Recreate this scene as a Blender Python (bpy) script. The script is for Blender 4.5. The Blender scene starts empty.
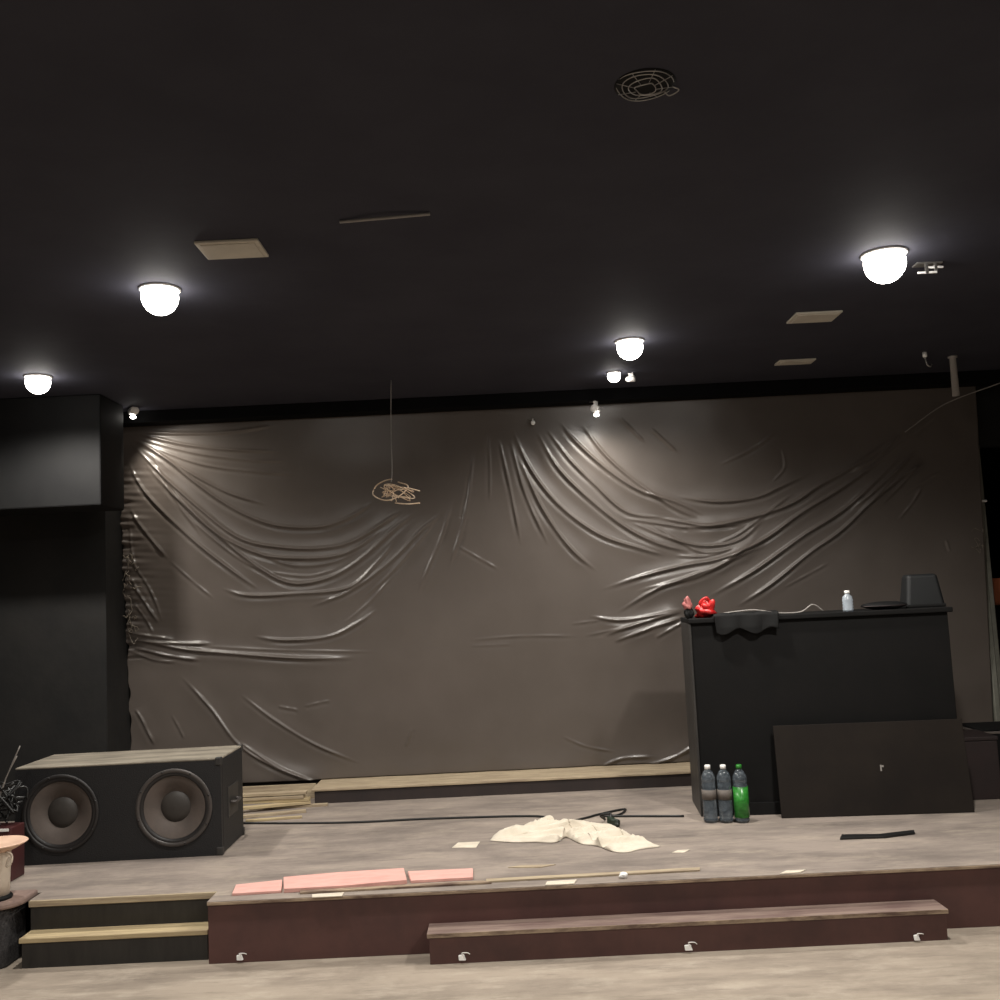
import bpy, bmesh, math, random
import numpy as np
from mathutils import Vector, Matrix
random.seed(7); rng = np.random.default_rng(7)
C = bpy.context.scene.collection
PI = math.pi

# ------------------------------------------------------------ camera numbers (used for measuring the room)
FL = 1000.0; PITCH = math.atan(.1); ROLL = -.048; EYE = 1.6
ROT = (Matrix.Rotation(PI/2 + PITCH, 3, 'X') @ Matrix.Rotation(ROLL, 3, 'Z'))
def ray(px, py): return ROT @ Vector(((px-500)/FL, -(py-500)/FL, -1))
def at_z(px, py, z):
    r = ray(px, py); k = (z-EYE)/r.z; return Vector((r.x*k, r.y*k, z))
def at_y(px, py, y):
    r = ray(px, py); k = y/r.y; return Vector((r.x*k, y, EYE + r.z*k))

# ------------------------------------------------------------ materials
def lin(c):
    return tuple(((v/255)/12.92 if v/255 <= .04045 else ((v/255+.055)/1.055)**2.4) for v in c) + (1,)
def mat(name, c, c2=None, rough=.6, scale=6, stretch=(1,1,1), bump=0, bscale=None, spec=.5, trans=0, metal=0, lo=.35, hi=.65, alpha=1, sheen=0):
    m = bpy.data.materials.new(name); m.use_nodes = True
    nt = m.node_tree; b = nt.nodes['Principled BSDF']; L = nt.links.new
    b.inputs['Roughness'].default_value = rough; b.inputs['Specular IOR Level'].default_value = spec
    b.inputs['Transmission Weight'].default_value = trans; b.inputs['Metallic'].default_value = metal
    b.inputs['Alpha'].default_value = alpha; b.inputs['Sheen Weight'].default_value = sheen
    tc = nt.nodes.new('ShaderNodeTexCoord'); mp = nt.nodes.new('ShaderNodeMapping')
    mp.inputs['Scale'].default_value = stretch
    L(tc.outputs['Object'], mp.inputs['Vector'])
    n = nt.nodes.new('ShaderNodeTexNoise'); n.inputs['Scale'].default_value = scale
    n.inputs['Detail'].default_value = 6; n.inputs['Roughness'].default_value = .65
    L(mp.outputs['Vector'], n.inputs['Vector'])
    r = nt.nodes.new('ShaderNodeValToRGB')
    r.color_ramp.elements[0].position = lo; r.color_ramp.elements[1].position = hi
    r.color_ramp.elements[0].color = lin(c); r.color_ramp.elements[1].color = lin(c2 or tuple(min(255, v*1.12) for v in c))
    L(n.outputs['Fac'], r.inputs['Fac']); L(r.outputs['Color'], b.inputs['Base Color'])
    if bump:
        nb = nt.nodes.new('ShaderNodeTexNoise'); nb.inputs['Scale'].default_value = bscale or scale*4; nb.inputs['Detail'].default_value = 8
        L(mp.outputs['Vector'], nb.inputs['Vector'])
        bp = nt.nodes.new('ShaderNodeBump'); bp.inputs['Strength'].default_value = bump; bp.inputs['Distance'].default_value = .01
        L(nb.outputs['Fac'], bp.inputs['Height']); L(bp.outputs['Normal'], b.inputs['Normal'])
    return m
def dusty_floor(name, base, dark, pale, scale, stretch):
    """concrete / board floor: broad stains, dragged streaks, pale dust, fine cracks"""
    m = mat(name, base, dark, rough=.8, scale=scale, stretch=stretch, bump=.35, bscale=14, spec=.25, lo=.42, hi=.75)
    nt = m.node_tree; b = nt.nodes['Principled BSDF']; L = nt.links.new
    ramp = b.inputs['Base Color'].links[0].from_node
    tc = [n for n in nt.nodes if n.type == 'TEX_COORD'][0]
    def layer(prev, sc, st, lo, hi, col, fac):
        mp = nt.nodes.new('ShaderNodeMapping'); mp.inputs['Scale'].default_value = st; L(tc.outputs['Object'], mp.inputs['Vector'])
        n = nt.nodes.new('ShaderNodeTexNoise'); n.inputs['Scale'].default_value = sc; n.inputs['Detail'].default_value = 9; n.inputs['Roughness'].default_value = .72
        L(mp.outputs['Vector'], n.inputs['Vector'])
        r = nt.nodes.new('ShaderNodeMapRange'); r.inputs['From Min'].default_value = lo; r.inputs['From Max'].default_value = hi; r.inputs['To Max'].default_value = fac
        L(n.outputs['Fac'], r.inputs['Value'])
        mx = nt.nodes.new('ShaderNodeMix'); mx.data_type = 'RGBA'
        L(r.outputs['Result'], mx.inputs['Factor']); L(prev, mx.inputs['A']); mx.inputs['B'].default_value = lin(col)
        return mx.outputs['Result']
    o = layer(ramp.outputs['Color'], 3, (1, 2.5, 1), .5, .72, pale, .65)
    o = layer(o, 6, (.6, 6, 1), .56, .72, dark, .75)
    o = layer(o, 22, (.5, 4, 1), .6, .74, tuple(v*.55 for v in dark), .6)
    o = layer(o, 1.1, (1, 1, 1), .52, .66, dark, .45)
    L(o, b.inputs['Base Color'])
    return m
M = {}
M['ceiling'] = mat('black ceiling paint', (54,54,62), (60,60,68), rough=.8, scale=2, bump=.15, bscale=5, spec=.08)
M['wall'] = mat('black wall paint', (28,28,28), (36,35,34), rough=.65, scale=3, bump=.2, spec=.3)
M['room'] = mat('dark room paint', (70,66,62), (80,76,72), rough=.8, scale=3)
M['beam'] = mat('beam paint', (14,14,15), (18,18,19), rough=.8, scale=3, spec=.05)
M['floor'] = dusty_floor('dusty concrete', (162,150,136), (118,108,98), (188,177,162), 2.2, (.6,2.4,1))
M['deck'] = dusty_floor('dusty stage boards', (146,135,126), (102,94,89), (172,160,145), 2.4, (.6,2,1))
M['maroon'] = mat('maroon paint', (90,61,57), (74,51,49), rough=.45, scale=3, bump=.12, bscale=12, spec=.4)
M['maroon_tread'] = mat('worn maroon tread', (100,80,76), (138,120,110), rough=.65, scale=5, stretch=(.6,5,1), spec=.3)
M['pale_edge'] = mat('worn edge', (170,150,126), (92,72,62), rough=.7, scale=9, stretch=(.7,3,3))
M['darkboard'] = mat('dark board', (48,38,36), (38,31,30), rough=.6, scale=5)
M['palewood'] = mat('pale plywood', (196,178,138), (160,142,112), rough=.7, scale=6, stretch=(.5,7,7), bump=.2)
M['palewood2'] = mat('pale batten', (184,168,140), (140,124,104), rough=.7, scale=8, stretch=(.5,7,7), bump=.2)
M['black'] = mat('black paint', (17,17,17), (21,20,20), rough=.7, scale=4, bump=.1, spec=.15)
M['black2'] = mat('soft black', (14,14,15), (20,20,20), rough=.7, scale=4, spec=.2)
M['black_side'] = mat('scuffed black', (52,50,48), (36,35,34), rough=.5, scale=4, stretch=(3,3,.6))
M['panelboard'] = mat('dark brown board', (36,31,27), (28,24,22), rough=.7, scale=2.5, spec=.15)
M['carpet'] = mat('grey carpet', (46,45,46), (70,68,68), rough=.95, scale=90, bump=.6, bscale=160, spec=.1)
M['plinthtop'] = mat('dusty plinth top', (140,118,108), (108,90,84), rough=.8, scale=6)
M['dusttop'] = mat('dusty black top', (148,140,126), (104,98,88), rough=.75, scale=5, stretch=(.7,2.5,1), spec=.25)
M['spk'] = mat('speaker coating', (25,25,27), (19,19,21), rough=.55, scale=60, bump=.3, bscale=150)
M['cone'] = mat('paper cone', (92,82,76), (80,72,67), rough=.7, scale=9)
M['surround'] = mat('rubber surround', (30,28,28), rough=.5)
M['cap'] = mat('dust cap', (48,44,41), (56,52,48), rough=.6, scale=8)
M['rim'] = mat('driver rim', (66,62,60), rough=.4, metal=.2)
M['metal'] = mat('dull metal', (150,148,145), rough=.35, metal=.8)
M['curtain'] = mat('grey plastic sheet', (82,75,70), (89,82,77), rough=.33, scale=1.5, bump=.03, bscale=30, spec=.7)
M['frayed'] = mat('frayed pale tape', (150,140,126), (90,84,76), rough=.6, scale=30)
M['cloth'] = mat('cream cloth', (216,206,190), (200,190,172), rough=.85, scale=8, bump=.2, sheen=.2)
M['pink'] = mat('pink sheet', (222,172,162), (212,158,148), rough=.8, scale=8, stretch=(1,3,1))
M['paper'] = mat('off white paper', (196,186,170), rough=.8, scale=10)
M['white'] = mat('white plastic', (232,230,226), rough=.35)
M['beige'] = mat('beige panel', (190,184,170), (176,170,158), rough=.6, scale=7)
M['cable'] = mat('black cable', (20,20,20), rough=.45)
M['cablegreen'] = mat('green black plug', (28,44,30), (18,24,18), rough=.5)
M['wire'] = mat('tan bare wire', (226,204,178), (190,164,136), rough=.45, scale=20)
M['greywire'] = mat('grey wire', (130,126,122), rough=.5)
M['red'] = mat('red plastic', (208,44,42), (150,24,28), rough=.4, scale=14)
M['pinkish'] = mat('pinkish cloth', (190,120,116), (120,60,60), rough=.7, scale=20)
M['clear'] = mat('clear plastic', (150,162,172), (90,98,106), rough=.12, trans=.7, scale=40, stretch=(1,1,2))
M['clearpale'] = mat('pale clear plastic', (206,216,226), rough=.12, trans=.6, scale=12)
M['green'] = mat('green plastic', (60,150,58), (34,108,36), rough=.3, scale=30, stretch=(1,1,2), trans=.15)
M['bluegrey'] = mat('blue black plastic', (10,13,16), (9,12,13), rough=.6)
M['darkred'] = mat('dark red box', (70,30,30), (52,24,26), rough=.5)
M['darkmaroon'] = mat('dark maroon box', (44,32,32), (34,27,27), rough=.6)
M['greybag'] = mat('grey bag', (104,96,90), (80,74,70), rough=.7, scale=7, stretch=(1,1,4))
M['orange'] = mat('orange cardboard', (206,122,84), (190,108,72), rough=.7)
M['cream'] = mat('cream plastic', (212,200,184), (196,182,166), rough=.45, scale=5)
M['pinkcream'] = mat('pinkish lid', (222,188,164), (204,168,146), rough=.5, scale=6)
M['doorframe'] = mat('greenish grey frame', (128,128,118), (104,104,96), rough=.55)
LAMP = bpy.data.materials.new('lit lamp'); LAMP.use_nodes = True
_b = LAMP.node_tree.nodes['Principled BSDF']; _b.inputs['Base Color'].default_value = (1,1,1,1)
_b.inputs['Emission Color'].default_value = (1,.95,.88,1); _b.inputs['Emission Strength'].default_value = 14

# ------------------------------------------------------------ mesh building
class MB:
    def __init__(s): s.v = []; s.f = []; s.sm = []
    def add(s, vs, fs, smooth=False):
        o = len(s.v); s.v += [tuple(v) for v in vs]; s.f += [tuple(i+o for i in f) for f in fs]; s.sm += [smooth]*len(fs); return s
    def box(s, x0, x1, y0, y1, z0, z1):
        return s.add([(x0,y0,z0),(x1,y0,z0),(x1,y1,z0),(x0,y1,z0),(x0,y0,z1),(x1,y0,z1),(x1,y1,z1),(x0,y1,z1)],
                     [(0,3,2,1),(4,5,6,7),(0,1,5,4),(1,2,6,5),(2,3,7,6),(3,0,4,7)])
    def prism(s, poly, z0, z1):
        n = len(poly)
        return s.add([(x,y,z0) for x,y in poly]+[(x,y,z1) for x,y in poly],
                     [tuple(range(n-1,-1,-1)), tuple(range(n,2*n))]+[(i,(i+1)%n,n+(i+1)%n,n+i) for i in range(n)])
    def tube(s, pts, r, n=8, closed=False):
        pts = [Vector(p) for p in pts]; N = len(pts); rings = []
        for i, p in enumerate(pts):
            a = pts[i-1] if (i or closed) else p; b = pts[(i+1) % N] if (i < N-1 or closed) else p
            t = (b-a).normalized() if (b-a).length > 1e-9 else Vector((0,0,1))
            u = t.cross(Vector((0,0,1)) if abs(t.z) < .9 else Vector((1,0,0))).normalized(); w = t.cross(u)
            rr = r[i] if isinstance(r, (list,tuple)) else r
            rings.append([p+u*(rr*math.cos(2*PI*k/n))+w*(rr*math.sin(2*PI*k/n)) for k in range(n)])
        vs = [v for R in rings for v in R]; fs = []
        for i in range(N if closed else N-1):
            j = (i+1) % N
            fs += [(i*n+k, i*n+(k+1)%n, j*n+(k+1)%n, j*n+k) for k in range(n)]
        if not closed: fs += [tuple(range(n-1,-1,-1)), tuple((N-1)*n+k for k in range(n))]
        return s.add(vs, fs, True)
    def lathe(s, prof, c=(0,0,0), axis='Z', n=40, cap=True):
        vs = []; fs = []
        for r, h in prof:
            for k in range(n):
                a = 2*PI*k/n; x, y = r*math.cos(a), r*math.sin(a)
                vs.append((c[0]+x, c[1]+y, c[2]+h) if axis == 'Z' else (c[0]+x, c[1]-h, c[2]+y))
        for i in range(len(prof)-1):
            fs += [(i*n+k, i*n+(k+1)%n, (i+1)*n+(k+1)%n, (i+1)*n+k) for k in range(n)]
        if cap and prof[0][0] > 1e-6: fs.append(tuple(range(n-1,-1,-1)))
        if cap and prof[-1][0] > 1e-6: fs.append(tuple((len(prof)-1)*n+k for k in range(n)))
        return s.add(vs, fs, True)
    def build(s, name, m, parent=None, loc=None, bevel=0, seg=2, auto=True):
        me = bpy.data.meshes.new(name); me.from_pydata(s.v, [], s.f)
        me.polygons.foreach_set('use_smooth', s.sm); me.materials.append(M[m] if isinstance(m, str) else m)
        bm = bmesh.new(); bm.from_mesh(me); bmesh.ops.remove_doubles(bm, verts=bm.verts, dist=1e-6)
        bmesh.ops.recalc_face_normals(bm, faces=bm.faces); bm.to_mesh(me); bm.free()
        o = bpy.data.objects.new(name, me); C.objects.link(o)
        if parent: o.parent = parent
        if loc is not None: o.location = loc
        if bevel:
            b = o.modifiers.new('bevel', 'BEVEL'); b.width = bevel; b.segments = seg; b.limit_method = 'ANGLE'
        return o
def tag(o, label, cat, group=None):
    o['label'] = label; o['category'] = cat
    if group: o['group'] = group
    return o
def thing(name, label, cat, loc=(0,0,0), rz=0, group=None):
    o = bpy.data.objects.new(name, None); o.empty_display_size = .1; C.objects.link(o)
    o.location = loc; o.rotation_euler = (0,0,rz); return tag(o, label, cat, group)
def struct(name, mb, m, **k):
    o = mb.build(name, m, **k); o['kind'] = 'structure'; return o
def catmull(pts, per=8):
    P = [np.array(p, float) for p in pts]; P = [2*P[0]-P[1]] + P + [2*P[-1]-P[-2]]; out = []
    for i in range(1, len(P)-2):
        for t in np.linspace(0, 1, per, endpoint=False):
            a, b, c, d = P[i-1:i+3]
            out.append(.5*((2*b)+(-a+c)*t+(2*a-5*b+4*c-d)*t*t+(-a+3*b-3*c+d)*t**3))
    out.append(P[-2]); return out
def set_grid(name, X, Y, Z, m, parent=None, smooth=True):
    """a dense sheet from three (rows, cols) arrays"""
    r, c = X.shape; co = np.stack([X, Y, Z], -1).reshape(-1, 3).astype(np.float32)
    i = np.arange(r*c).reshape(r, c); q = np.stack([i[:-1,:-1], i[:-1,1:], i[1:,1:], i[1:,:-1]], -1).reshape(-1)
    me = bpy.data.meshes.new(name); me.vertices.add(len(co)); me.vertices.foreach_set('co', co.ravel())
    nf = len(q)//4; me.loops.add(len(q)); me.loops.foreach_set('vertex_index', q.astype(np.int32))
    me.polygons.add(nf); me.polygons.foreach_set('loop_start', (np.arange(nf)*4).astype(np.int32))
    try: me.polygons.foreach_set('loop_total', np.full(nf, 4, np.int32))
    except Exception: pass
    me.polygons.foreach_set('use_smooth', np.full(nf, smooth)); me.materials.append(M[m]); me.update(); me.validate()
    o = bpy.data.objects.new(name, me); C.objects.link(o)
    if parent: o.parent = parent
    return o

# ------------------------------------------------------------ the setting
SZ = .28; CZ = 3.05; XL, XR = -4.6, 4.6; YB = 7.42; YF = -4.5
struct('floor', MB().box(XL, XR, YF, YB, -.1, 0), 'floor')
struct('ceiling', MB().box(XL, XR, YF, YB, CZ, CZ+.1), 'ceiling')
DX0, DX1, DTOP = 3.56, 4.45, 2.57
wb = MB().box(XL, DX0, YB, YB+.12, 0, CZ).box(DX0, XR, YB, YB+.12, DTOP, CZ).box(DX1, XR, YB, YB+.12, 0, DTOP)
struct('wall_back', wb, 'wall')
nk = MB().box(DX0-.1, DX0, YB+.12, 9.2, SZ, CZ).box(DX1, DX1+.1, YB+.12, 9.2, SZ, CZ).box(DX0-.1, DX1+.1, 9.2, 9.3, SZ, CZ).box(DX0, DX1, YB+.12, 9.2, CZ-.1, CZ)
struct('wall_passage', nk, 'black2')
struct('floor_passage', MB().box(DX0, DX1, YB, 9.2, SZ-.1, SZ), 'wall')
struct('wall_left', MB().box(XL, -2.74, 6.9, YB, SZ, CZ), 'wall')
struct('wall_outer_left', MB().box(XL-.1, XL, YF, YB, 0, CZ), 'room')
struct('wall_right', MB().box(XR, XR+.1, YF, YB, 0, CZ), 'room')
struct('wall_front', MB().box(XL, XR, YF-.1, YF, 0, CZ), 'room')
struct('trim_1', MB().box(-2.74, XR, 6.95, 7.1, CZ-.085, CZ), 'beam', bevel=.006)
struct('trim_2', MB().box(3.475, 3.512, 7.3, YB, SZ, DTOP-.02), 'doorframe', bevel=.005)
fr = MB().box(DX0-.035, DX0, 7.33, YB, SZ, DTOP).box(DX1, DX1+.05, 7.36, YB, SZ, DTOP)
struct('door_1', fr, 'doorframe', bevel=.006)

# ------------------------------------------------------------ stage, steps, ledge
st = thing('stage_platform', 'low maroon fronted stage with a wide dusty grey top across the room', 'stage', (0,0,0))
NX = -1.44; FY = 4.78; NY = 4.94
MB().prism([(XL+.02,5.07),(-2.34,5.07),(-2.34,NY),(NX,NY),(NX,FY-.012),(XR-.02,FY-.012),(XR-.02,YB-.01),(-2.72,YB-.01),(-2.72,6.89),(XL+.02,6.89)], SZ-.014, SZ).build('deck', 'deck', st)
MB().box(NX, XR-.02, FY-.014, FY+.016, SZ-.017, SZ-.002).build('edge_strip', 'pale_edge', st, bevel=.003)
MB().box(NX, XR-.02, FY, FY+.06, 0, SZ-.016).box(NX, NX+.06, FY+.06, NY+.06, 0, SZ-.016).build('front_panel', 'maroon', st, bevel=.003)
MB().box(-2.34, NX-.001, NY+.012, NY+.06, 0, SZ-.015).build('recessed_panel', 'black_side', st)
MB().box(-2.34, NX-.002, NY-.012, NY+.011, SZ-.03, SZ-.0005).build('edge_strip', 'palewood2', st, bevel=.003)

lp = thing('low_step', 'long dark maroon step standing on the floor against the stage front', 'step', (.745, 4.637, 0))
MB().box(-1.165, 1.165, -.008, .14, .118, .135).build('tread', 'maroon_tread', lp, bevel=.003)
MB().box(-1.155, 1.155, 0, .13, 0, .118).build('riser', 'maroon', lp, bevel=.002)
MB().box(-1.163, 1.163, -.011, -.006, .117, .134).build('nosing', 'pale_edge', lp)

ls = thing('wooden_step', 'pale plywood topped dark step filling the recess at the left of the stage', 'step', (-1.895, 4.84, 0))
MB().box(-.44, .44, -.02, .11, .118, .14).build('tread', 'palewood', ls, bevel=.003)
MB().box(-.435, .435, 0, .1, 0, .118).build('riser', 'black_side', ls, bevel=.003)

LY = 6.98
le = thing('back_ledge', 'low dark ledge with pale wooden top running below the grey hanging sheet', 'ledge', (-1.36, LY, SZ))
MB().box(0, 4.9, 0, .03, 0, .083).build('front_board', 'darkboard', le, bevel=.003)
MB().box(-.02, 4.9, -.012, .43, .083, .1).build('top_board', 'palewood2', le, bevel=.004)
MB().box(0, .03, .03, .42, 0, .083).build('end_board', 'palewood2', le)

pl = thing('carpeted_plinth', 'grey carpeted plinth with a rounded dusty top at the far left of the steps', 'plinth', (-2.44, 4.815, 0))
def rounded(x0, x1, y0, y1, r):
    return [(x0,y0)] + [(x1-r+r*math.sin(a), y0+r-r*math.cos(a)) for a in np.linspace(0, PI/2, 8)] + [(x1,y1),(x0,y1)]
MB().prism(rounded(-2.1, .03, .02, .24, .05), 0, .268).build('body', 'carpet', pl, bevel=.008)
MB().prism(rounded(-2.1, .085, 0, .25, .12), .268, .3).build('lid', 'plinthtop', pl, bevel=.01)

# ------------------------------------------------------------ hanging sheet
YC = 7.28
def sheet_y(z): return 7.12 + (CZ-z)/(CZ-SZ)*.25
def on_sheet(px, py):
    y = YC
    for i in range(3): q = at_y(px, py, y); y = sheet_y(q.z)
    return q
def c7(L): return [(100+x*.4, 400+y*.4) for x, y in L]
def c8(L): return [(450+x*.4, 380+y*.4) for x, y in L]
def c4(L): return [(850+x*.25, 350+y*.25) for x, y in L]
FOLDS = []   # (points in the photo, height, half width, broad height)
def fold(p, a=.02, w=.009): FOLDS.append((p, a*.78 if a > .013 else a*.55, w*(.8+16*a), a*.4 if a > .013 else 0))
for p, a in [
 ([(65,90),(150,135),(300,250),(420,308),(540,318),(620,295),(690,250)], .022),
 ([(70,95),(140,170),(250,270),(350,345),(450,368),(560,370),(640,350),(720,300),(760,270)], .024),
 ([(75,110),(180,230),(290,330),(400,385),(500,396),(590,390),(650,365),(730,300)], .022),
 ([(100,115),(200,240),(300,340),(400,420),(480,458),(570,445),(650,400),(740,320),(795,275)], .024),
 ([(65,145),(120,235),(230,345),(330,425),(400,475)], .022),
 ([(300,470),(370,488),(480,485),(620,470),(690,410),(740,350)], .02),
 ([(515,520),(620,480),(720,410),(800,330),(850,285)], .018),
 ([(378,590),(460,600),(570,592),(640,560),(700,520)], .019),
 ([(65,600),(200,608),(285,608)], .02), ([(65,590),(200,620),(350,635),(500,645),(650,645)], .026),
 ([(70,615),(180,640),(260,650)], .018), ([(260,615),(450,625),(730,630)], .007),
 ([(66,580),(130,590),(190,598)], .014), ([(70,625),(140,650),(200,655)], .012),
 ([(200,685),(280,770),(350,860),(450,920),(570,963)], .02), ([(345,850),(450,915),(570,963)], .016),
 ([(350,733),(440,800),(540,860),(660,910)], .014), ([(90,770),(115,815),(140,865)], .016), ([(180,785),(200,820),(215,850)], .01),
 ([(795,485),(825,410),(850,350),(885,240)], .014), ([(870,430),(905,330),(915,240)], .011), ([(630,520),(720,440),(800,350),(860,270)], .013),
 ([(610,560),(680,500),(740,430)], .011),
 ([(75,270),(120,335),(175,400)], .019), ([(175,400),(230,450),(290,500)], .01), ([(130,130),(185,240),(260,345)], .013),
 ([(60,75),(200,110),(330,125),(460,128)], .014), ([(60,80),(200,85),(330,80),(450,62)], .014),
 ([(100,105),(250,160),(400,180),(500,185)], .013), ([(110,110),(240,190),(330,235),(420,262)], .015), ([(90,95),(250,135),(400,152),(480,150)], .011),
 ([(350,360),(450,405),(520,415),(600,400),(680,360)], .012), ([(420,430),(520,440),(600,420)], .01), ([(230,300),(340,390),(430,440)], .012),
 ([(780,820),(765,870)], .012), ([(445,765),(500,775)], .009), ([(510,765),(580,750)], .009), ([(895,365),(1000,425)], .009),
 ([(75,440),(110,500),(150,560)], .014), ([(80,500),(110,540),(140,590)], .012), ([(75,280),(85,400),(130,480),(160,560)], .012),
]: fold(c7(p), a)
for p, a in [
 ([(155,120),(200,220),(270,310),(370,385),(470,420),(540,440)], .022),
 ([(215,125),(270,220),(350,300),(440,370),(520,410),(600,430)], .02),
 ([(275,105),(320,160),(400,230),(480,280),(560,305),(640,340)], .019),
 ([(330,110),(390,190),(470,260),(560,320),(620,345)], .016),
 ([(240,120),(300,200),(360,260),(440,330),(540,345)], .016),
 ([(120,140),(150,270),(180,420)], .014), ([(150,150),(190,290),(250,420)], .014), ([(175,200),(230,320),(300,420),(370,480)], .021),
 ([(60,170),(45,300),(20,400),(0,460)], .014), ([(95,130),(100,220),(100,310)], .009),
 ([(550,370),(650,365),(750,345),(850,310),(920,265),(1000,220),(1130,130)], .024),
 ([(360,530),(480,490),(580,465),(680,445),(780,400),(880,330),(1000,255),(1165,130)], .026),
 ([(410,585),(520,520),(620,490),(720,440),(790,410)], .022), ([(460,530),(600,490),(690,450),(770,390)], .017),
 ([(640,545),(760,475),(880,390),(1000,310),(1160,155)], .024), ([(710,570),(800,510),(900,430),(1000,355),(1170,175)], .021),
 ([(345,590),(420,600),(500,590),(590,570)], .021), ([(380,640),(480,605),(590,575)], .021), ([(405,655),(500,620),(590,590)], .021),
 ([(510,645),(590,600)], .014), ([(330,640),(450,615),(560,580)], .012),
 ([(520,345),(640,365),(740,360)], .014), ([(440,350),(560,400),(640,415),(720,400),(790,340)], .017), ([(430,345),(560,365),(600,370)], .013),
 ([(560,290),(660,305),(760,295),(830,265),(920,225)], .017), ([(480,345),(600,420),(660,430),(740,400)], .012),
 ([(640,420),(720,385),(800,325),(860,280)], .013), ([(560,440),(640,440),(720,415)], .012),
 ([(500,120),(570,185)], .013), ([(420,90),(490,160)], .012), ([(670,215),(760,170),(820,125)], .011), ([(830,170),(835,220),(800,260)], .007),
 ([(830,520),(950,455)], .008), ([(370,970),(430,945),(520,940)], .016), ([(480,965),(560,940),(620,905)], .019), ([(280,890),(340,915),(420,930)], .009),
 ([(300,610),(380,600)], .008), ([(45,650),(180,640),(330,640)], .009), ([(50,665),(160,660)], .006),
]: fold(c8(p), a)
for p, a in [
 ([(0,490),(100,430),(210,330)], .014), ([(0,640),(120,540),(270,400)], .018), ([(50,640),(200,510),(300,450)], .015), ([(190,680),(240,620),(290,540)], .01),
 ([(120,620),(220,520),(280,440)], .012), ([(250,340),(340,265)], .008), ([(200,590),(300,520),(360,490)], .008), ([(380,760),(395,810)], .008),
]: fold(c4(p), a)
cx0, cx1, cz0, cz1 = -2.735, 3.465, SZ+.105, CZ-.02
NXg, NZg = 1080, 450
gx, gz = np.meshgrid(np.linspace(cx0, cx1, NXg), np.linspace(cz1, cz0, NZg))
D = np.zeros_like(gx)
for i in range(26):                                            # slow unevenness of the sheet
    kx, kz, ph = rng.normal(0, 2.2), rng.normal(0, 1.6), rng.uniform(0, 6.28)
    D += .0028*np.sin(kx*gx+kz*gz+ph)
for i in range(40):                                            # fine crumples
    kx, kz, ph = rng.normal(0, 12), rng.normal(0, 14), rng.uniform(0, 6.28)
    D += .0002*np.sin(kx*gx+kz*gz+ph)
for pts, a, w, broad in FOLDS:
    P = [on_sheet(x, y) for x, y in pts]; P = np.array([(p.x, p.z) for p in P])
    S = np.array(catmull(P, 7)) if len(P) > 2 else np.array([P[0]*(1-t)+P[1]*t for t in np.linspace(0,1,8)])
    m = .22
    xi = np.where((gx[0] > S[:,0].min()-m) & (gx[0] < S[:,0].max()+m))[0]; zi = np.where((gz[:,0] > S[:,1].min()-m) & (gz[:,0] < S[:,1].max()+m))[0]
    if not len(xi) or not len(zi): continue
    sl = (slice(zi[0], zi[-1]+1), slice(xi[0], xi[-1]+1)); X, Z = gx[sl], gz[sl]
    best = np.full(X.shape, 9.); tt = np.zeros(X.shape); sg = np.zeros(X.shape); n = len(S)-1
    for k in range(n):
        a0, b0 = S[k], S[k+1]; d = b0-a0; L2 = d@d
        if L2 < 1e-12: continue
        t = np.clip(((X-a0[0])*d[0]+(Z-a0[1])*d[1])/L2, 0, 1)
        ex, ez = X-(a0[0]+t*d[0]), Z-(a0[1]+t*d[1]); dist = np.hypot(ex, ez); u = dist < best
        best[u] = dist[u]; tt[u] = ((k+t)/n)[u]; sg[u] = np.where(abs(d[0]) > abs(d[1])*.3, np.sign(ez), np.sign(ex))[u]
    tap = np.clip(tt/.2, 0, 1)*np.clip((1-tt)/.22, 0, 1); tap = tap*tap*(3-2*tap); wav = .8+.2*np.sin(tt*17+n)
    sd = best*sg
    ridge = np.exp(-(sd/w)**2) - .45*np.exp(-((sd+2.1*w)/(1.5*w))**2)      # a crest with a hollow below it
    D[sl] += a*tap*wav*ridge + broad*tap*np.exp(-(best/.06)**2)
edge = np.exp(-(gx-cx0)/.09)                                    # bunched, torn left margin
rag = sum(np.sin(gz*k+p+gx*q)*.5 for k, p, q in [(38,0,9),(61,1,-14),(97,2,21),(140,.5,8)])
D += edge*.012*rag*((gz > 1.3) & (gz < 2.7))
D += .012*np.exp(-((gz-cz0)/.1)**2)*(1+.4*np.sin(gx*7)+.3*np.sin(gx*17+1))
cu = thing('plastic_sheet', 'huge grey sheet hung across the back of the stage in two swags of creases', 'curtain', (0, YC, 0))
yy = sheet_y(gz) - YC - .015 - D
sheet = set_grid('sheet', gx + edge*.012*np.sin(gz*31)*np.sin(gz*7+1), yy, gz, 'curtain', cu)
so = sheet.modifiers.new('thick', 'SOLIDIFY'); so.thickness = .004; so.offset = 1
tr = MB()
for k in range(26):
    zz = random.uniform(1.45, 2.1) if k < 18 else random.uniform(2.25, 2.5); x0 = -2.71+random.uniform(0,.03)
    p = [(x0,-.07,zz)]
    for j in range(5): p.append((p[-1][0]+random.uniform(-.02,.03), -.07-random.uniform(0,.025), p[-1][2]+random.uniform(-.045,.025)))
    tr.tube(catmull(p,3), .0028, 5)
o = tr.build('frayed_edge', 'frayed', cu); o['label'] = 'pale frayed torn left edge'; o['kind'] = 'stuff'
tr = MB()
for k in range(9):
    zz = random.uniform(1.8, 2.05); p = [(3.42+random.uniform(0,.03),-.07,zz)]
    for j in range(4): p.append((p[-1][0]+random.uniform(-.03,.02), -.07-random.uniform(0,.02), p[-1][2]+random.uniform(-.04,.03)))
    tr.tube(catmull(p,3), .002, 5)
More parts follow.
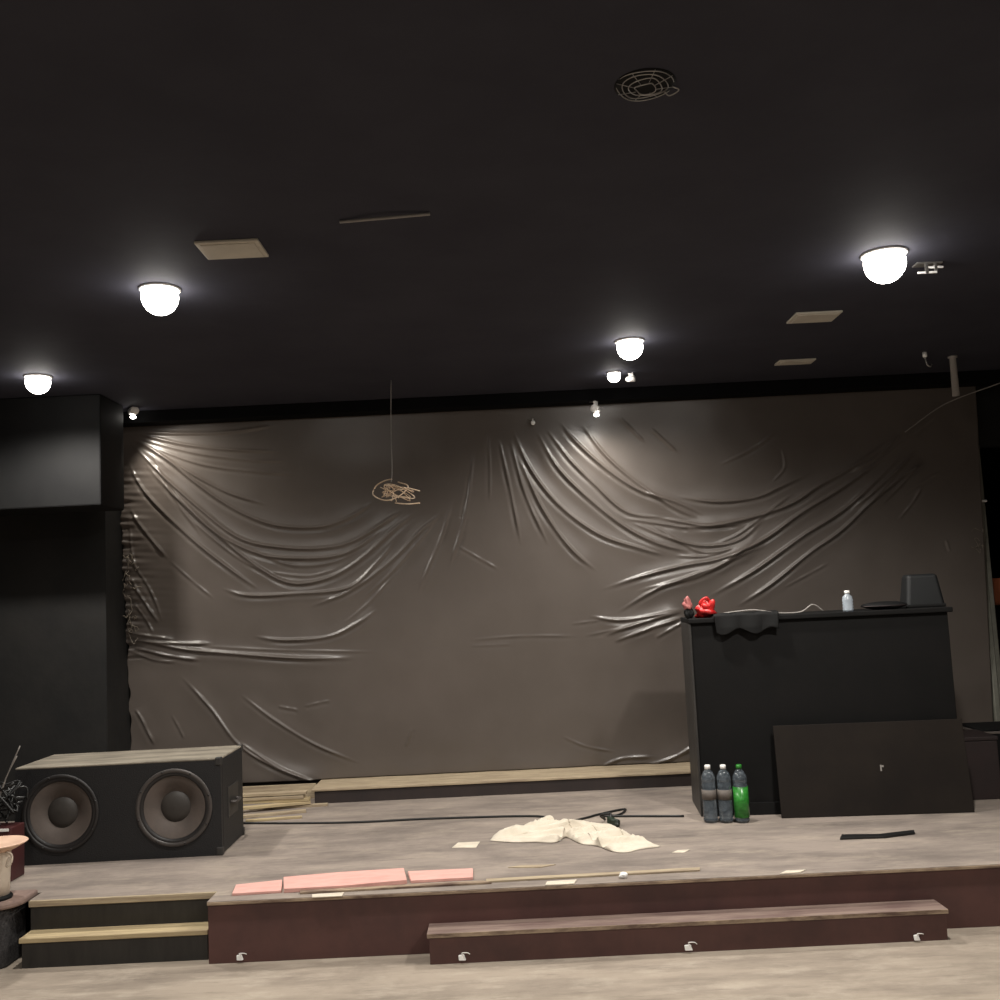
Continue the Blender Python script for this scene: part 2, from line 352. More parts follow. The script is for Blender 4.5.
o = tr.build('frayed_edge', 'frayed', cu); o['label'] = 'frayed wisps at the right edge'; o['kind'] = 'stuff'
a = at_y(1000,383,6.9); b = at_y(945,404,7.05); c = at_y(905,432,7.06); e = at_y(1060,360,6.6)
tag(MB().tube(catmull([e,a,b,c],6), .004, 6).build('tie_cord', 'greywire'), 'thin grey cord slanting up to the right from the tied corner of the hanging sheet', 'cord')

# ------------------------------------------------------------ ceiling lamps (lit)
def lamp(pos, r, label, stage=False):
    t = thing('ceiling_lamp', label, 'lamp', (pos[0], pos[1], CZ), 0, 'lit round ceiling lamps')
    MB().lathe([(r*1.12,0),(r*1.12,-.008),(r*1.02,-.013),(r*.9,-.012)]).build('base', 'white', t)
    prof = [(max(1e-4, r*math.sin(a)), -.012-r*.35+r*math.cos(a)) for a in np.linspace(1.25, PI, 12)]
    MB().lathe(prof, n=20).build('bulb', LAMP, t)
    ld = bpy.data.lights.new('lamp_light', 'SPOT'); ld.energy = 100*(r/.08)**2; ld.spot_size = math.radians(162); ld.spot_blend = .55
    ld.color = (1,.95,.88); ld.shadow_soft_size = r*.7
    lo = bpy.data.objects.new('lamp_light', ld); C.objects.link(lo); lo.parent = t; lo.location = (0,0,-.03-r*1.35-.0)
for px, py, r, lb in [(160,300,.08,'lit globe lamp on the black ceiling just before the beige ceiling panel at left'),
                      (885,266,.09,'largest lit globe lamp, on the ceiling at right beside a small metal bracket'),
                      (38,384,.07,'small lit globe lamp at far left before the hanging black box'),
                      (630,349,.075,'lit globe lamp on the ceiling right of centre, above a tinier lit lamp'),
                      (614,377,.042,'smallest lit lamp, deepest on the ceiling near the hanging sheet')]:
    q = at_z(px, py, CZ-.012-r*.5); lamp((q.x, q.y), r, lb)
for x, y in [(-1.6,1.0),(1.75,1.0),(-1.6,-2.2),(1.75,-2.2)]:
    lamp((x,y), .08, 'lit globe lamp on the ceiling of the hall in front of the stage')

# ------------------------------------------------------------ ceiling fittings
def panel(x, y, w, d, label, rz=0):
    t = thing('ceiling_panel', label, 'panel', (x, y, CZ), rz, 'beige ceiling panels')
    MB().box(-w/2, w/2, -d/2, d/2, -.012, 0).build('frame', 'beige', t, bevel=.004)
    MB().box(-w/2+.018, w/2-.018, -d/2+.018, d/2-.018, -.016, -.01).build('plate', 'beige', t, bevel=.002)
panel(-1.02, 3.87, .25, .19, 'beige rectangular panel on the ceiling at left')
q = at_z(814,316,CZ); panel(q.x, q.y, .25, .19, 'beige rectangular panel on the ceiling at right, before the largest lit lamp')
q = at_z(795,361,CZ); panel(q.x, q.y, .24, .12, 'thin pale panel on the ceiling deep at right, nearest the hanging sheet')
t = thing('round_vent', 'round wire grille hanging open on the black ceiling near the top', 'vent', (.472, 2.735, CZ))
w = MB()
for r, z in [(.083,-.004),(.066,-.008),(.048,-.011),(.03,-.014)]:
    w.tube([(r*math.cos(a)+.004*math.sin(3*a), r*math.sin(a), z+.003*math.sin(2*a+r*90)) for a in np.linspace(0,2*PI,40,endpoint=False)], .0017, 6, True)
for k in range(8):
    a = k*PI/4+.2; w.tube([(.03*math.cos(a),.03*math.sin(a),-.014),(.085*math.cos(a),.085*math.sin(a),-.004)], .0011, 6)
w.build('grille', 'metal', t)
MB().lathe([(.088,0),(.088,-.003),(.07,-.003)]).build('backing', 'black2', t)
MB().tube(catmull([(.08,.01,-.006),(.1,.02,-.012),(.075,.035,-.02),(.06,.03,-.01)],6), .002, 6).build('loose_end', 'metal', t)
a = at_z(340,222,CZ-.008); b = at_z(385,218,CZ-.02); c = at_z(430,214,CZ-.008)
tag(MB().tube(catmull([a,b,c],8), .006, 8).build('ceiling_conduit', 'greywire'), 'short thin strip lying along the black ceiling, left of centre', 'conduit')
q = at_z(928,272,CZ-.04); t = thing('metal_bracket', 'small shiny metal bracket on the ceiling right beside the largest lit lamp', 'bracket', (q.x, q.y, CZ))
MB().box(-.06,.06,-.03,.03,-.008,0).build('plate', 'metal', t, bevel=.002)
MB().box(-.06,.03,-.03,-.022,-.055,-.045).box(-.02,.06,-.03,-.022,-.032,-.022).build('bar', 'white', t, bevel=.002)
MB().box(-.022,-.01,-.03,-.018,-.055,-.006).build('arm', 'metal', t); MB().box(.02,.032,-.03,-.018,-.045,-.006).build('arm', 'metal', t)
q = at_y(952,352,6.45); e = at_y(956,396,6.45)
t = thing('hanging_pipe', 'dark grey pipe stub hanging from the ceiling at far right', 'pipe', (q.x, 6.45, CZ))
MB().lathe([(.03,0),(.03,-.012),(.02,-.014),(.023,e.z-CZ+.0)], n=20).build('pipe', 'greywire', t)
q = at_y(924,346,6.3)
t = thing('ceiling_hook', 'tiny pale hook fitting on the ceiling left of the hanging pipe stub', 'hook', (q.x, 6.3, CZ))
MB().lathe([(.014,0),(.014,-.03),(.008,-.034)], n=16).build('boss', 'white', t)
MB().tube(catmull([(0,0,-.03),(.004,0,-.06),(.012,0,-.085),(.03,0,-.095),(.04,0,-.08)],5), .005, 6).build('hook', 'metal', t)
def clip_lamp(px, py, y, rot, s, label, aim=None, watts=0):
    q = at_y(px, py, y); t = thing('spotlight', label, 'spotlight', (q.x, y, q.z), rot, 'small white spotlights along the top of the sheet')
    MB().lathe([(.012*s,-.045*s),(.022*s,-.03*s),(.026*s,.03*s),(.022*s,.034*s)], axis='Y', n=20).build('head', 'white', t)
    MB().box(-.006*s,.006*s,-.02*s,.02*s,.02*s,max(.05*s, 0)).build('bracket', 'white', t)
    MB().tube([(-.004*s,0,.045*s),(-.05*s,.02,.055*s)], .004*s, 6).build('arm', 'metal', t)
    if aim:
        MB().lathe([(.0001,.0),(.016*s,-.003*s),(.0165*s,-.012*s),(.0001,-.02*s)], c=(0,0,-.03*s), axis='Z', n=20).build('lens', LAMP, t)
        ld = bpy.data.lights.new('spot_light', 'SPOT'); ld.energy = watts; ld.spot_size = math.radians(120); ld.spot_blend = 1
        ld.color = (1,.93,.82); ld.shadow_soft_size = .02
        lo = bpy.data.objects.new('spot_light', ld); C.objects.link(lo); lo.location = (q.x, y-.02, q.z-.065*s)
        lo.rotation_euler = (Vector(aim)-lo.location).to_track_quat('-Z', 'Y').to_euler()
clip_lamp(133,411,6.84,.7,1.15,'small lit white spotlight on an arm at the upper left corner of the sheet',(-1.9,7.2,1.9),24)
clip_lamp(596,409,6.88,-.5,1.1,'small lit white spotlight under the beam right of centre',(.75,7.2,2.0),9)
clip_lamp(631,379,6.5,1.2,.8,'tiny white spotlight on the ceiling beside the smallest lit lamp')
clip_lamp(533,423,7.1,0,.6,'tiny white spotlight against the sheet near top centre')

q = at_z(391,380,CZ); YW = 6.36
wt = thing('hanging_wire', 'thin wire hanging from the ceiling to a tangled tan coil before the sheet', 'wire', (q.x, YW, CZ))
base = at_y(391,482,YW); O = Vector((q.x, YW, CZ))
MB().tube(catmull([Vector((0,0,0)), (at_y(391,430,YW)-O), (at_y(392,470,YW)-O), (base-O)],6), .0035, 6).build('drop', 'greywire', wt)
cc = at_y(396,492,YW)-O; tw = MB()
loop = [at_y(x,y,YW+dy)-O for x,y,dy in [(392,479,0),(384,481,.02),(376,486,.03),(373,494,.02),(380,499,-.02),(390,500,-.04),(402,494,-.03),(408,486,0),(398,482,.03)]]
tw.tube(catmull(loop,6), .0042, 6)
for k in range(6):
    p = [cc+Vector((random.uniform(-.11,.12), random.uniform(-.05,.05), random.uniform(-.06,.05))) for j in range(5)]
    tw.tube(catmull(p,6), .003, 6)
for y1, y2 in [(487,491),(503,503)]:
    tw.tube(catmull([at_y(395,y1,YW)-O, at_y(408,y1+1,YW-.02)-O, at_y(420,y2,YW)-O],6), .004, 6)
tw.build('coil', 'wire', wt)

p0 = at_y(101,505,6.35)
tag(MB().box(-1.2,0,0,.4,0,CZ-p0.z).build('hanging_box', 'black2', loc=(p0.x,6.35,p0.z), bevel=.01), 'large plain black box hung under the ceiling at far left', 'box')

# ------------------------------------------------------------ loudspeaker on the stage
SW, SD, SH = 1.13, .5, .525
sp = thing('bass_speaker', 'wide black double cone loudspeaker with a dusty top, lying on the stage at left', 'speaker', (-2.182, 5.64, SZ), .018)
MB().box(-SW/2, SW/2, .03, SD, 0, SH-.012).build('cabinet', 'spk', sp, bevel=.012, seg=3)
RC = .205; cxs = (-.315, .307); ccz = .27
fp = MB()
def holed(mb, cx, hx0, hx1, z0, z1, cz, r, y0, y1, N=48):
    vs = []; fs = []
    for y in (y0, y1):
        for k in range(N):
            a = 2*PI*k/N; vs.append((cx+r*math.cos(a), y, cz+r*math.sin(a)))
        for k in range(N):
            a = 2*PI*k/N; ca, sa = math.cos(a), math.sin(a)
            s = min((hx1-cx)/ca if ca > 1e-6 else (hx0-cx)/ca if ca < -1e-6 else 9, (z1-cz)/sa if sa > 1e-6 else (z0-cz)/sa if sa < -1e-6 else 9)
            vs.append((cx+ca*s, y, cz+sa*s))
    for k in range(N):
        j = (k+1) % N
        fs += [(k,j,N+j,N+k), (2*N+k,2*N+j,j,k)]
    mb.add(vs, fs)
# corner pieces so that the plate stays square
holed(fp, cxs[0], cxs[0]-.22, cxs[0]+.22, .05, .49, ccz, RC, 0, .03); holed(fp, cxs[1], cxs[1]-.22, cxs[1]+.22, .05, .49, ccz, RC, 0, .03)
x = [-SW/2, cxs[0]-.22, cxs[0]+.22, cxs[1]-.22, cxs[1]+.22, SW/2]
for i in (0,2,4): fp.box(x[i], x[i+1], 0, .03, 0, SH-.012)
for i in (1,3): fp.box(x[i], x[i+1], 0, .03, 0, .05); fp.box(x[i], x[i+1], 0, .03, .49, SH-.012)
fp.build('front_panel', 'spk', sp)
tp = MB().box(-SW/2, SW/2, .0, SD, SH-.012, SH).build('top_panel', 'dusttop', sp, bevel=.005); tp['label'] = 'dusty pale grey top'
for cx in cxs:
    d = MB().lathe([(RC,.0),(RC+.006,.006),(RC+.004,.011),(RC-.012,.012),(RC-.018,.004),(RC-.02,-.004)], (cx,0,ccz), 'Y', 56, False).build('driver_rim', 'rim' if cx > 0 else 'surround', sp)
    MB().lathe([(RC-.001,-.002),(RC-.016,.006),(RC-.026,.007),(RC-.036,-.003),(RC-.037,-.012),(RC,-.012)], (cx,0,ccz), 'Y', 56, False).build('surround', 'surround', sp)
    MB().lathe([(RC-.035,-.003),(.07,-.034),(.069,-.042),(RC-.034,-.012)], (cx,0,ccz), 'Y', 56, False).build('cone', 'cone', sp)
    MB().lathe([(.084,-.032),(.074,-.022),(.056,-.014),(.03,-.009),(.0001,-.007)], (cx,0,ccz), 'Y', 40, False).build('dust_cap', 'cap', sp)
    for k in range(8):
        a = k*PI/4+.3
        MB().lathe([(.006,.011),(.005,.015),(.0001,.016)], (cx+(RC-.004)*math.cos(a),0,ccz+(RC-.004)*math.sin(a)), 'Y', 10).build('screw', 'surround', d)
hd = MB().box(SW/2-.002, SW/2+.004, .14, .36, .17, .34).build('side_plate', 'black_side', sp, bevel=.004)
MB().tube(catmull([(SW/2+.004,.19,.25),(SW/2+.03,.2,.25),(SW/2+.03,.3,.25),(SW/2+.004,.31,.25)],5), .009, 8).build('handle', 'rim', hd)
for z in (.02, .505):
    for y in (.01, SD-.01): MB().box(SW/2-.03, SW/2+.005, y-.02 if y > .1 else -.006, y+.015 if y > .1 else .03, z-.02, min(z+.025, SH+.004)).build('corner_guard', 'black_side', sp, bevel=.006)

# ------------------------------------------------------------ counter, panel, things on it
BH = 1.155; th = -.075
bo = thing('counter', 'tall black booth counter standing on the right side of the stage', 'counter', (1.09, 6.03, SZ), th)
MB().box(.012, 1.51, .012, .45, 0, BH-.03).build('front_panel', 'black', bo, bevel=.004)
MB().box(0, .014, .0, .46, 0, BH-.03).build('side_panel', 'black_side', bo, bevel=.003)
MB().box(0, 1.535, -.012, .47, BH-.03, BH).build('top', 'black', bo, bevel=.006)
MB().box(.014, 1.51, -.004, .012, 0, .07).build('kick_board', 'black2', bo)
cth, sth = math.cos(th), math.sin(th)
def onb(x, y, z=BH): return (1.09+x*cth-y*sth, 6.03+x*sth+y*cth, SZ+z)

pb = thing('board', 'loose dark brown board leaning on the front of the black counter', 'board', (1.525, 5.885, SZ+.003), -.075)
o = MB().box(0, 1.07, 0, .018, 0, .515).build('panel', 'panelboard', pb, bevel=.002); o.rotation_euler.x = -.13
o = MB().box(.58, .588, -.002, 0, .24, .275).box(.588, .6, -.002, 0, .262, .272).build('scratch', 'greywire', pb); o.rotation_euler.x = -.13; o['label'] = 'small pale scratch mark'

# chair back / upright case on the counter
uc = thing('upright_case', 'blue black upright case tapering to the top at right end of the counter', 'case', onb(1.43,.2), th)
vs = [(-.115,-.08,0),(.115,-.08,0),(.115,.08,0),(-.115,.08,0),(-.09,-.06,.2),(.085,-.06,.2),(.085,.06,.2),(-.09,.06,.2)]
MB().add(vs, [(0,3,2,1),(4,5,6,7),(0,1,5,4),(1,2,6,5),(2,3,7,6),(3,0,4,7)]).build('body', 'bluegrey', uc, bevel=.02, seg=4)
MB().box(-.116,.116,-.081,.081,0,.02).build('foot', 'black2', uc, bevel=.006)

# lumps: deformed balls
def lump(mb, c, s, seed, amp=.25, n=24):
    r = np.random.default_rng(seed); K = [(r.normal(0,2.4,3), r.uniform(0,6.28)) for _ in range(9)]
    vs = []; R = n//2
    for i in range(R+1):
        for j in range(n):
            a, b = PI*i/R, 2*PI*j/n; d = Vector((math.sin(a)*math.cos(b), math.sin(a)*math.sin(b), math.cos(a)))
            k = 1+amp*sum(math.sin(np.dot(q, d)*1.5+p) for q, p in K)/3
            vs.append((c[0]+d.x*s[0]*k, c[1]+d.y*s[1]*k, max(c[2]-s[2]*.9, c[2]+d.z*s[2]*k)))
    fs = [(i*n+j, (i+1)*n+j, (i+1)*n+(j+1)%n, i*n+(j+1)%n) for i in range(R) for j in range(n)]
    return mb.add(vs, fs, True)
rb = thing('red_bag', 'crumpled red plastic bag on the left front corner of the black counter', 'bag', onb(.1,.06), th)
lump(MB(), (.01,0,.045), (.055,.05,.05), 3, .35).build('body', 'red', rb)
lump(MB(), (.03,-.02,.06), (.03,.03,.045), 5, .4).build('flap', 'red', rb)
MB().tube(catmull([(0,0,.05),(-.02,-.02,.09),(.02,-.03,.12),(.045,-.01,.08)],6), [.008]*19, 8).build('handle', 'red', rb)
pk = thing('pink_cloth', 'small pinkish cloth knob beside the red bag on the counter corner', 'cloth', onb(.012,.05), th)
lump(MB(), (0,0,.03), (.028,.025,.034), 8, .2).build('base', 'black', pk)
lump(MB(), (-.005,0,.09), (.024,.024,.038), 9, .25).build('knob', 'pinkish', pk)
bc = thing('black_cloth', 'black cloth lying over the front edge of the counter near the red bag', 'cloth', onb(.34,.0), th)
u, v = np.meshgrid(np.linspace(-.2,.2,60), np.linspace(0,1,40))
sz = .24*v + .02*np.sin(u*30)*v
Yc = np.where(sz < .13, .12-sz, -.014-.012*np.abs(np.sin(u*22+1))*np.clip((sz-.13)*12,0,1)); Zc = np.where(sz < .13, .012+.008*np.abs(np.sin(u*25+v*4)), .012-(sz-.13)*.9)
set_grid('drape', u*(1-.1*v), Yc-.004, Zc, 'black2', bc).modifiers.new('thick','SOLIDIFY').thickness = .006
tag(MB().tube(catmull([onb(.15,-.002,BH+.015),onb(.28,.0,BH+.03),onb(.4,0,BH+.034),onb(.52,-.002,BH+.012),onb(.66,.004,BH+.01),onb(.74,.02,BH+.05),onb(.8,.03,BH+.01)],6), .004, 6).build('pale_cable','greywire'), 'thin pale cable running along the top of the black counter', 'cable')
sb = thing('clear_bottle', 'small ribbed clear bottle standing alone on top of the black counter', 'bottle', onb(.965,.1), th)
prof = [(.001,0),(.03,0),(.033,.01)]+[(.033-.004*(i%2), .01+.009*i) for i in range(1,8)]+[(.028,.085),(.014,.1),(.013,.11)]
MB().lathe(prof, n=28).build('body','clearpale',sb); MB().lathe([(.016,.105),(.016,.122),(.001,.123)], n=20).build('cap','white',sb)
fc = thing('flat_case', 'flat black rounded case on the counter left of the upright case', 'case', onb(1.175,.1), th)
lump(MB(), (0,0,.024), (.13,.07,.026), 12, .06).build('body','black2',fc)
MB().tube([(.13*math.cos(a),.07*math.sin(a),.022) for a in np.linspace(0,2*PI,32,endpoint=False)], .004, 6, True).build('seam','darkmaroon',fc)

# bottles on the deck
def big_bottle(px, label, green):
    q = at_z(px, 822, SZ)
    t = thing('plastic_bottle', label, 'bottle', (q.x, q.y+.0, SZ), random.uniform(0,3), 'bottles at the foot of the counter')
    prof = [(.001,0),(.034,0),(.041,.012)]
    for i in range(12): prof += [(.0415,.02+i*.017),(.0375,.026+i*.017)]
    prof += [(.041,.235),(.039,.255),(.026,.282),(.014,.296),(.014,.302)]
    MB().lathe(prof, n=32).build('body', 'clear', t)
    MB().lathe([(.0165,.298),(.0165,.318),(.013,.321),(.001,.321)], n=24).build('cap', 'white' if not green else 'green', t)
    if green:
        MB().lathe([(.0425,.03),(.0428,.03),(.0428,.2),(.0425,.2),(.0425,.03)], n=32, cap=False).build('label', 'green', t)['label'] = 'bright green wrapper'
    else:
        MB().lathe([(.042,.13),(.0424,.13),(.0424,.185),(.042,.185),(.042,.13)], n=32, cap=False).build('label', 'greybag', t)
big_bottle(711, 'ribbed clear plastic bottle leftmost at the left foot of the black counter', False)
big_bottle(726.6, 'ribbed clear plastic bottle between another clear one and the green one', False)
big_bottle(742.6, 'plastic bottle with a bright green wrapper at the foot of the counter', True)

# right edge clutter
sbx = thing('storage_box', 'dark maroon box standing behind the right end of the leaning board', 'box', (2.775, 6.12, SZ), -.05)
MB().box(-.12,.13,0,.3,0,.345).build('body','darkmaroon',sbx,bevel=.006); MB().box(-.125,.135,-.005,.305,.345,.37).build('lid','darkmaroon',sbx,bevel=.006)
lb = thing('low_case', 'low black case with a pale front rim at the right edge of the stage', 'case', (3.13, 6.45, SZ), -.03)
MB().box(-.17,.35,0,.35,0,.33).build('body','black2',lb,bevel=.01); MB().box(-.17,.35,-.006,.35,.33,.345).build('rim','greybag',lb,bevel=.004); MB().box(-.16,.34,.005,.34,.345,.36).build('lid','black2',lb,bevel=.006)
gb = thing('grey_bag', 'rounded grey bundle on the stage floor at the far right edge', 'bag', (3.07, 6.05, SZ), 0)
lump(MB(), (0,0,.09), (.13,.12,.1), 21, .12, 32).build('body','greybag',gb)
MB().tube([(.13*math.cos(a)*1.02, .12*math.sin(a)*1.02, .085+.01*math.sin(a*3)) for a in np.linspace(0,2*PI,36,endpoint=False)], .009, 8, True).build('band','black2',gb)
q = at_y(997,605,7.75); cbz = q.z
cb = thing('dark_cabinet', 'tall dark cabinet just inside the black doorway at the right edge', 'cabinet', (4.0, 7.75, SZ))
MB().box(-.3,.35,0,.4,0,cbz-SZ).build('body','black2',cb,bevel=.006); MB().box(-.29,.34,-.012,0,.02,cbz-SZ-.02).build('door','black2',cb,bevel=.004)
q = at_y(994,592,7.78)
ob = thing('orange_box', 'orange box glimpsed in the dark doorway at the right edge', 'box', (q.x+.15, 7.78, cbz))
MB().box(-.15,.15,0,.2,0,.19).build('body','orange',ob,bevel=.003); MB().box(-.152,.152,-.003,.203,.19,.205).build('lid','orange',ob,bevel=.003)
q = at_y(983,501,7.3)
tag(MB().box(-.03,.025,-.012,.01,-.008,.008).build('white_peg','white',loc=(q.x,7.3,q.z),bevel=.003), 'small white peg on the edge of the black doorway', 'peg')

# left edge clutter
ZP = .3
q = at_z(-4, 899, ZP)
pt = thing('pedestal_dish', 'cream pedestal with a wide pinkish dish on top, standing on the plinth', 'dish', (q.x, q.y, ZP))
k = .26
MB().lathe([(.001,0),(.07,0),(.074,.01),(.066,.02)], n=40).build('foot','black2',pt)
MB().lathe([(.06,.015),(.062,.1),(.066,k-.05),(.07,k-.03),(.06,k-.03)], n=40).build('column','cream',pt)
MB().lathe([(.06,k-.04),(.09,k-.03),(.135,k-.006),(.142,k),(.136,k+.004),(.1,k-.012),(.001,k-.016)], n=48).build('dish','pinkcream',pt)
MB().tube(catmull([(.075,-.05,k-.03),(.1,-.05,k-.05),(.095,-.05,k-.09),(.075,-.05,k-.1),(.085,-.05,k-.06)],5), .005, 6).build('handle','cream',pt)
ZP = SZ; q = at_z(11, 882, ZP)
rbx = thing('dark_red_case', 'dark red case with pale trims behind the cream pedestal at far left', 'case', (q.x, q.y, ZP))
MB().box(-.4,0,0,.15,0,.27).build('body','darkred',rbx,bevel=.006)
MB().box(-.3,-.012,-.006,0,.255,.268).build('trim','white',rbx)
MB().tube(catmull([(-.035,-.004,.23),(-.03,-.03,.2),(-.03,-.03,.16),(-.05,-.02,.14),(-.06,-.004,.15)],5), .006, 6).build('handle','white',rbx)
cz = MB(); gr = Vector((q.x-.1, q.y+.11, ZP+.275))
for k in range(12):
    p = [gr+Vector((random.uniform(-.1,.06), random.uniform(-.08,.08), random.uniform(.004,.03)))]
    for j in range(4): p.append(gr+Vector((random.uniform(-.12,.1), random.uniform(-.08,.08), .05+random.uniform(0,.17))))
    cz.tube(catmull(p,6), .006, 6)
cz.build('cable_tangle','cable'); tag(bpy.data.objects['cable_tangle'], 'tangle of black cables heaped on the dark red case at far left', 'cables')
for k, (x1, y1) in enumerate([(20,746),(17,756)]):
    a = gr+Vector((-.04,0,.06+.02*k)); b = at_y(x1,y1,q.y+.05)
    tag(MB().tube(catmull([a,(a+b)/2+Vector((0,0,.02)),b],6), .003, 6).build('stray_wire','greywire'), ['upper of two thin grey wires poking up out of the black cable tangle','lower of two thin grey wires poking up out of the black cable tangle'][k], 'wire')

# ------------------------------------------------------------ things lying on the deck
# crumpled cloth
def crumple(name, cpx, rx, ry, seed, pts, label):
    c = at_z(*cpx, SZ); r = np.random.default_rng(seed)
    A = np.array([(at_z(x,y,SZ).x-c.x, at_z(x,y,SZ).y-c.y) for x, y in pts]); A = np.array(catmull(list(A)+[A[0]], 10))[:-1]
    n = len(A); R = 44; t = np.linspace(0, 1, R)[:,None]
    X = A[:,0][None]*t; Y = A[:,1][None]*t; X = np.c_[X, X[:,:1]]; Y = np.c_[Y, Y[:,:1]]
    H = np.zeros_like(X)
    for i in range(4):
        k = (r.normal(0, 5), r.uniform(14, 42)); H += 1-np.abs(np.sin(k[0]*X+k[1]*Y+r.uniform(0,6)+.7*np.sin(7*X+i)))**.7
    H = H/4; H = ((H-H.min())/(H.max()-H.min()))*.075; T = np.broadcast_to(t, X.shape)
    Z = .004+H*(1-T**6)+.006*(1-T)
    o = set_grid(name, X, Y, Z, 'cloth'); o.location = c; o.modifiers.new('thick','SOLIDIFY').thickness = .003
    return tag(o, label, 'cloth')
crumple('crumpled_cloth', (570,834), 0, 0, 4, [(490,841),(498,833),(520,829),(540,822),(552,824),(562,831),(582,828),(608,829),(622,831),(632,838),(650,845),(660,847),(640,850),(626,853),(612,852),(598,847),(580,844),(566,838),(556,843),(535,843),(512,843)], 'crumpled cream cloth lying in the middle of the stage')
pts = [(232,823),(300,823),(360,822),(420,819),(480,817),(525,816),(545,817),(556,821),(566,822),(585,818),(600,814),(625,809),(618,815),(600,816),(640,816),(684,816)]
tag(MB().tube(catmull([at_z(x,y,SZ+.007) for x,y in pts],6), .0065, 8).build('stage_cable','cable'), 'long black cable running across the stage from the loudspeaker to the counter', 'cable')
q = at_z(613,827,SZ); pg = thing('cable_plug', 'dark green black plug lying by the crumpled cream cloth', 'plug', (q.x, q.y, SZ), .4)
lump(MB(), (0,0,.028), (.03,.05,.03), 31, .3).build('body','cablegreen',pg)
MB().tube(catmull([(0,.03,.03),(.02,.06,.06),(-.02,.1,.05),(.03,.15,.012)],5), .008, 8).build('lead','cable',pg)

def flat(name, quad, h, m, label, cat, z=SZ, group=None, parts=True):
    P = [at_z(x,y,z) for x,y in quad]; c = sum(P, Vector())/len(P); n = len(P)
    area = sum(P[i].x*P[(i+1)%n].y-P[(i+1)%n].x*P[i].y for i in range(n))
    if area < 0: P.reverse()
    return tag(MB().prism([(p.x-c.x, p.y-c.y) for p in P], 0, h).build(name, m, loc=c, bevel=min(.002, h*.3)), label, cat, group)
flat('pink_strip', [(232,896),(236,887),(282,882),(282,888),(281,893)], .012, 'pink', 'leftmost piece of pink sheet on the stage front edge', 'strip', group='pink sheet pieces')
flat('pink_strip', [(284,893),(283.5,881),(340,876),(404,872),(407,884),(340,890)], .02, 'pink', 'longest, middle piece of pink sheet on the stage front edge', 'strip', group='pink sheet pieces')
flat('pink_strip', [(411,883.5),(408,874),(473,871),(473,880)], .014, 'pink', 'rightmost piece of pink sheet on the stage front edge', 'strip', group='pink sheet pieces')
flat('thin_slat', [(300,894.5),(300,892),(484,882.5),(492,884),(400,889)], .01, 'pale_edge', 'thin worn slat lying along the stage edge before the pink sheet', 'slat')
flat('thin_slat', [(486,883),(486,880.5),(700,869),(700,871.5)], .009, 'palewood2', 'long thin slat along the stage edge right of the pink sheet', 'slat')
flat('paper_scrap', [(312,898),(312,895),(344,893),(342,896.5)], .004, 'paper', 'cream paper scrap on the stage edge below the pink sheet', 'paper')
flat('paper_scrap', [(452,848),(458,843),(480,842),(476,848)], .003, 'paper', 'flat off white paper scrap left of the crumpled cloth', 'paper')
flat('paper_scrap', [(545,886),(547,882.5),(577,880.5),(574,884.5)], .006, 'paper', 'off white strip of paper on the stage front edge at centre', 'paper')
flat('paper_scrap', [(672,853),(678,850.5),(690,850),(684,853)], .003, 'paper', 'tiny pale paper scrap right of the crumpled cloth', 'paper')
flat('paper_scrap', [(780,874.5),(786,871.5),(806,870.5),(800,873)], .005, 'paper', 'pale scrap on the stage front edge below the black counter', 'paper')
q = at_z(623,878,SZ); t = thing('plaster_lump','small white lump on the stage front edge right of centre','lump',(q.x,q.y,SZ)); lump(MB(),(0,0,.012),(.018,.016,.014),40,.2).build('body','white',t)
flat('black_strip', [(840,840),(842,836.5),(880,836),(914,832),(915,834.5),(885,838.5)], .012, 'cable', 'short black strip lying before the leaning brown board', 'strip')
flat('wood_splinter', [(508,868),(520,866),(556,865),(540,868)], .004, 'palewood2', 'small pale splinter on the stage before the crumpled cloth', 'splinter')

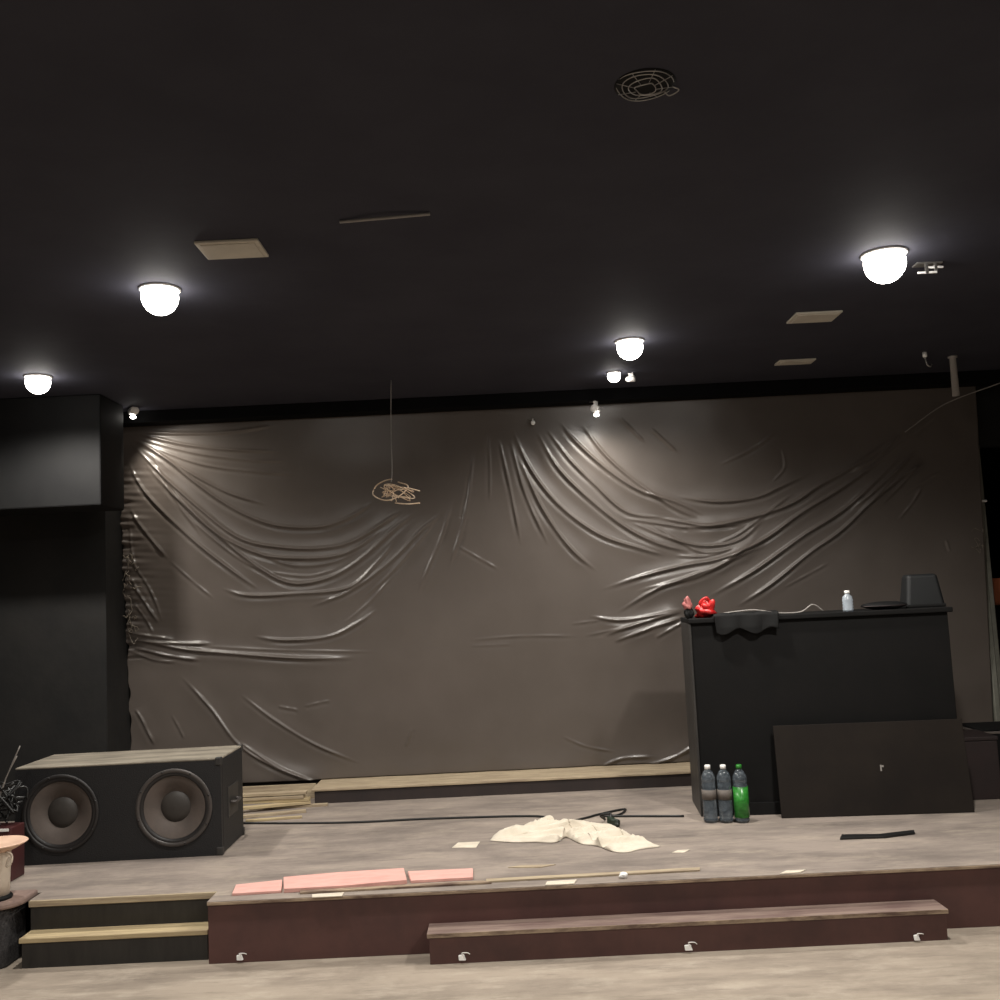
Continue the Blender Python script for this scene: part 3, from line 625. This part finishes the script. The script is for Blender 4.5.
# broken slats beside the loudspeaker
for i, (x0,y0,x1,y1,wd,h,z,m) in enumerate([(238,790,328,785,.06,.02,SZ+.085,'palewood2'),(240,797,318,793,.07,.02,SZ+.06,'palewood2'),(244,804,316,800,.06,.02,SZ+.04,'palewood'),
      (240,813,312,805,.05,.018,SZ+.02,'palewood'),(242,818,306,812,.05,.016,SZ,'palewood2'),(246,822,302,818,.03,.014,SZ,'palewood'),(250,810,330,803,.04,.016,SZ+.0,'palewood2')]):
    a, b = at_z(x0,y0,SZ), at_z(x1,y1,SZ); a = Vector((a.x, min(a.y, 6.9)-.0, 0)); b = Vector((b.x, min(b.y, 6.9), 0))
    c = (a+b)/2; L = (b-a).length; ang = math.atan2(b.y-a.y, b.x-a.x)
    o = MB().box(-L/2, L/2, -wd/2, wd/2, 0, h).build('wooden_batten', m, loc=(c.x, c.y, z), bevel=.002); o.rotation_euler.z = ang
    tag(o, 'pale broken wooden slat in the loose pile between the loudspeaker and the ledge', 'slat', 'broken slats beside the loudspeaker')

tag(MB().box(-.42,.42,-.012,.012,0,.1).build('wooden_batten','palewood2',loc=(-1.81,7.2,SZ),bevel=.002), 'long pale board standing on edge under the hanging sheet behind the loose slats', 'slat')
# clips at the foot of the steps
for px, py, y, s, lb in [(240,957,4.775,1.1,'bent white clip at the foot of the stage front, near the left steps'),(462,957,4.632,1.2,'white clip on the low maroon step near its left end'),
                 (688,947,4.632,1.3,'white clip at the middle of the low maroon step'),(916,937,4.632,1,'white clip on the low maroon step near its right end')]:
    q = at_y(px, py, y); t = thing('white_clip', lb, 'clip', (q.x, y, max(q.z,.012)), 0, 'white clips along the steps')
    MB().add([(-.012*s,-.012,-.012),(.014*s,-.016,-.012),(.016*s,0,-.011),(-.01*s,0,-.012),(-.014*s,-.009,.01),(.006*s,-.012,.014),(.008*s,0,.013),(-.012*s,0,.01)],[(0,3,2,1),(4,5,6,7),(0,1,5,4),(1,2,6,5),(2,3,7,6),(3,0,4,7)]).build('body','white',t,bevel=.003)
    MB().tube(catmull([(.01*s,-.008,.008),(.0,-.016,.018*s),(.02*s,-.014,.018*s),(.03*s,-.01,.014)],5), .002, 6).build('tail','white',t)

# ------------------------------------------------------------ camera, world, view
cam = bpy.data.cameras.new('camera'); co = bpy.data.objects.new('camera', cam); C.objects.link(co)
cam.sensor_width = 36; cam.lens = 36*FL/1000; cam.clip_start = .05
co.location = (0,0,EYE); co.rotation_euler = ROT.to_euler()
sc = bpy.context.scene; sc.camera = co
w = bpy.data.worlds.new('dark'); sc.world = w; w.use_nodes = True
w.node_tree.nodes['Background'].inputs['Color'].default_value = (.9,.9,1,1); w.node_tree.nodes['Background'].inputs['Strength'].default_value = 0
vs_ = sc.view_settings; vs_.view_transform = 'Standard'; vs_.look = 'None'; vs_.gamma = 1; vs_.use_curve_mapping = False
vs_.exposure = .8
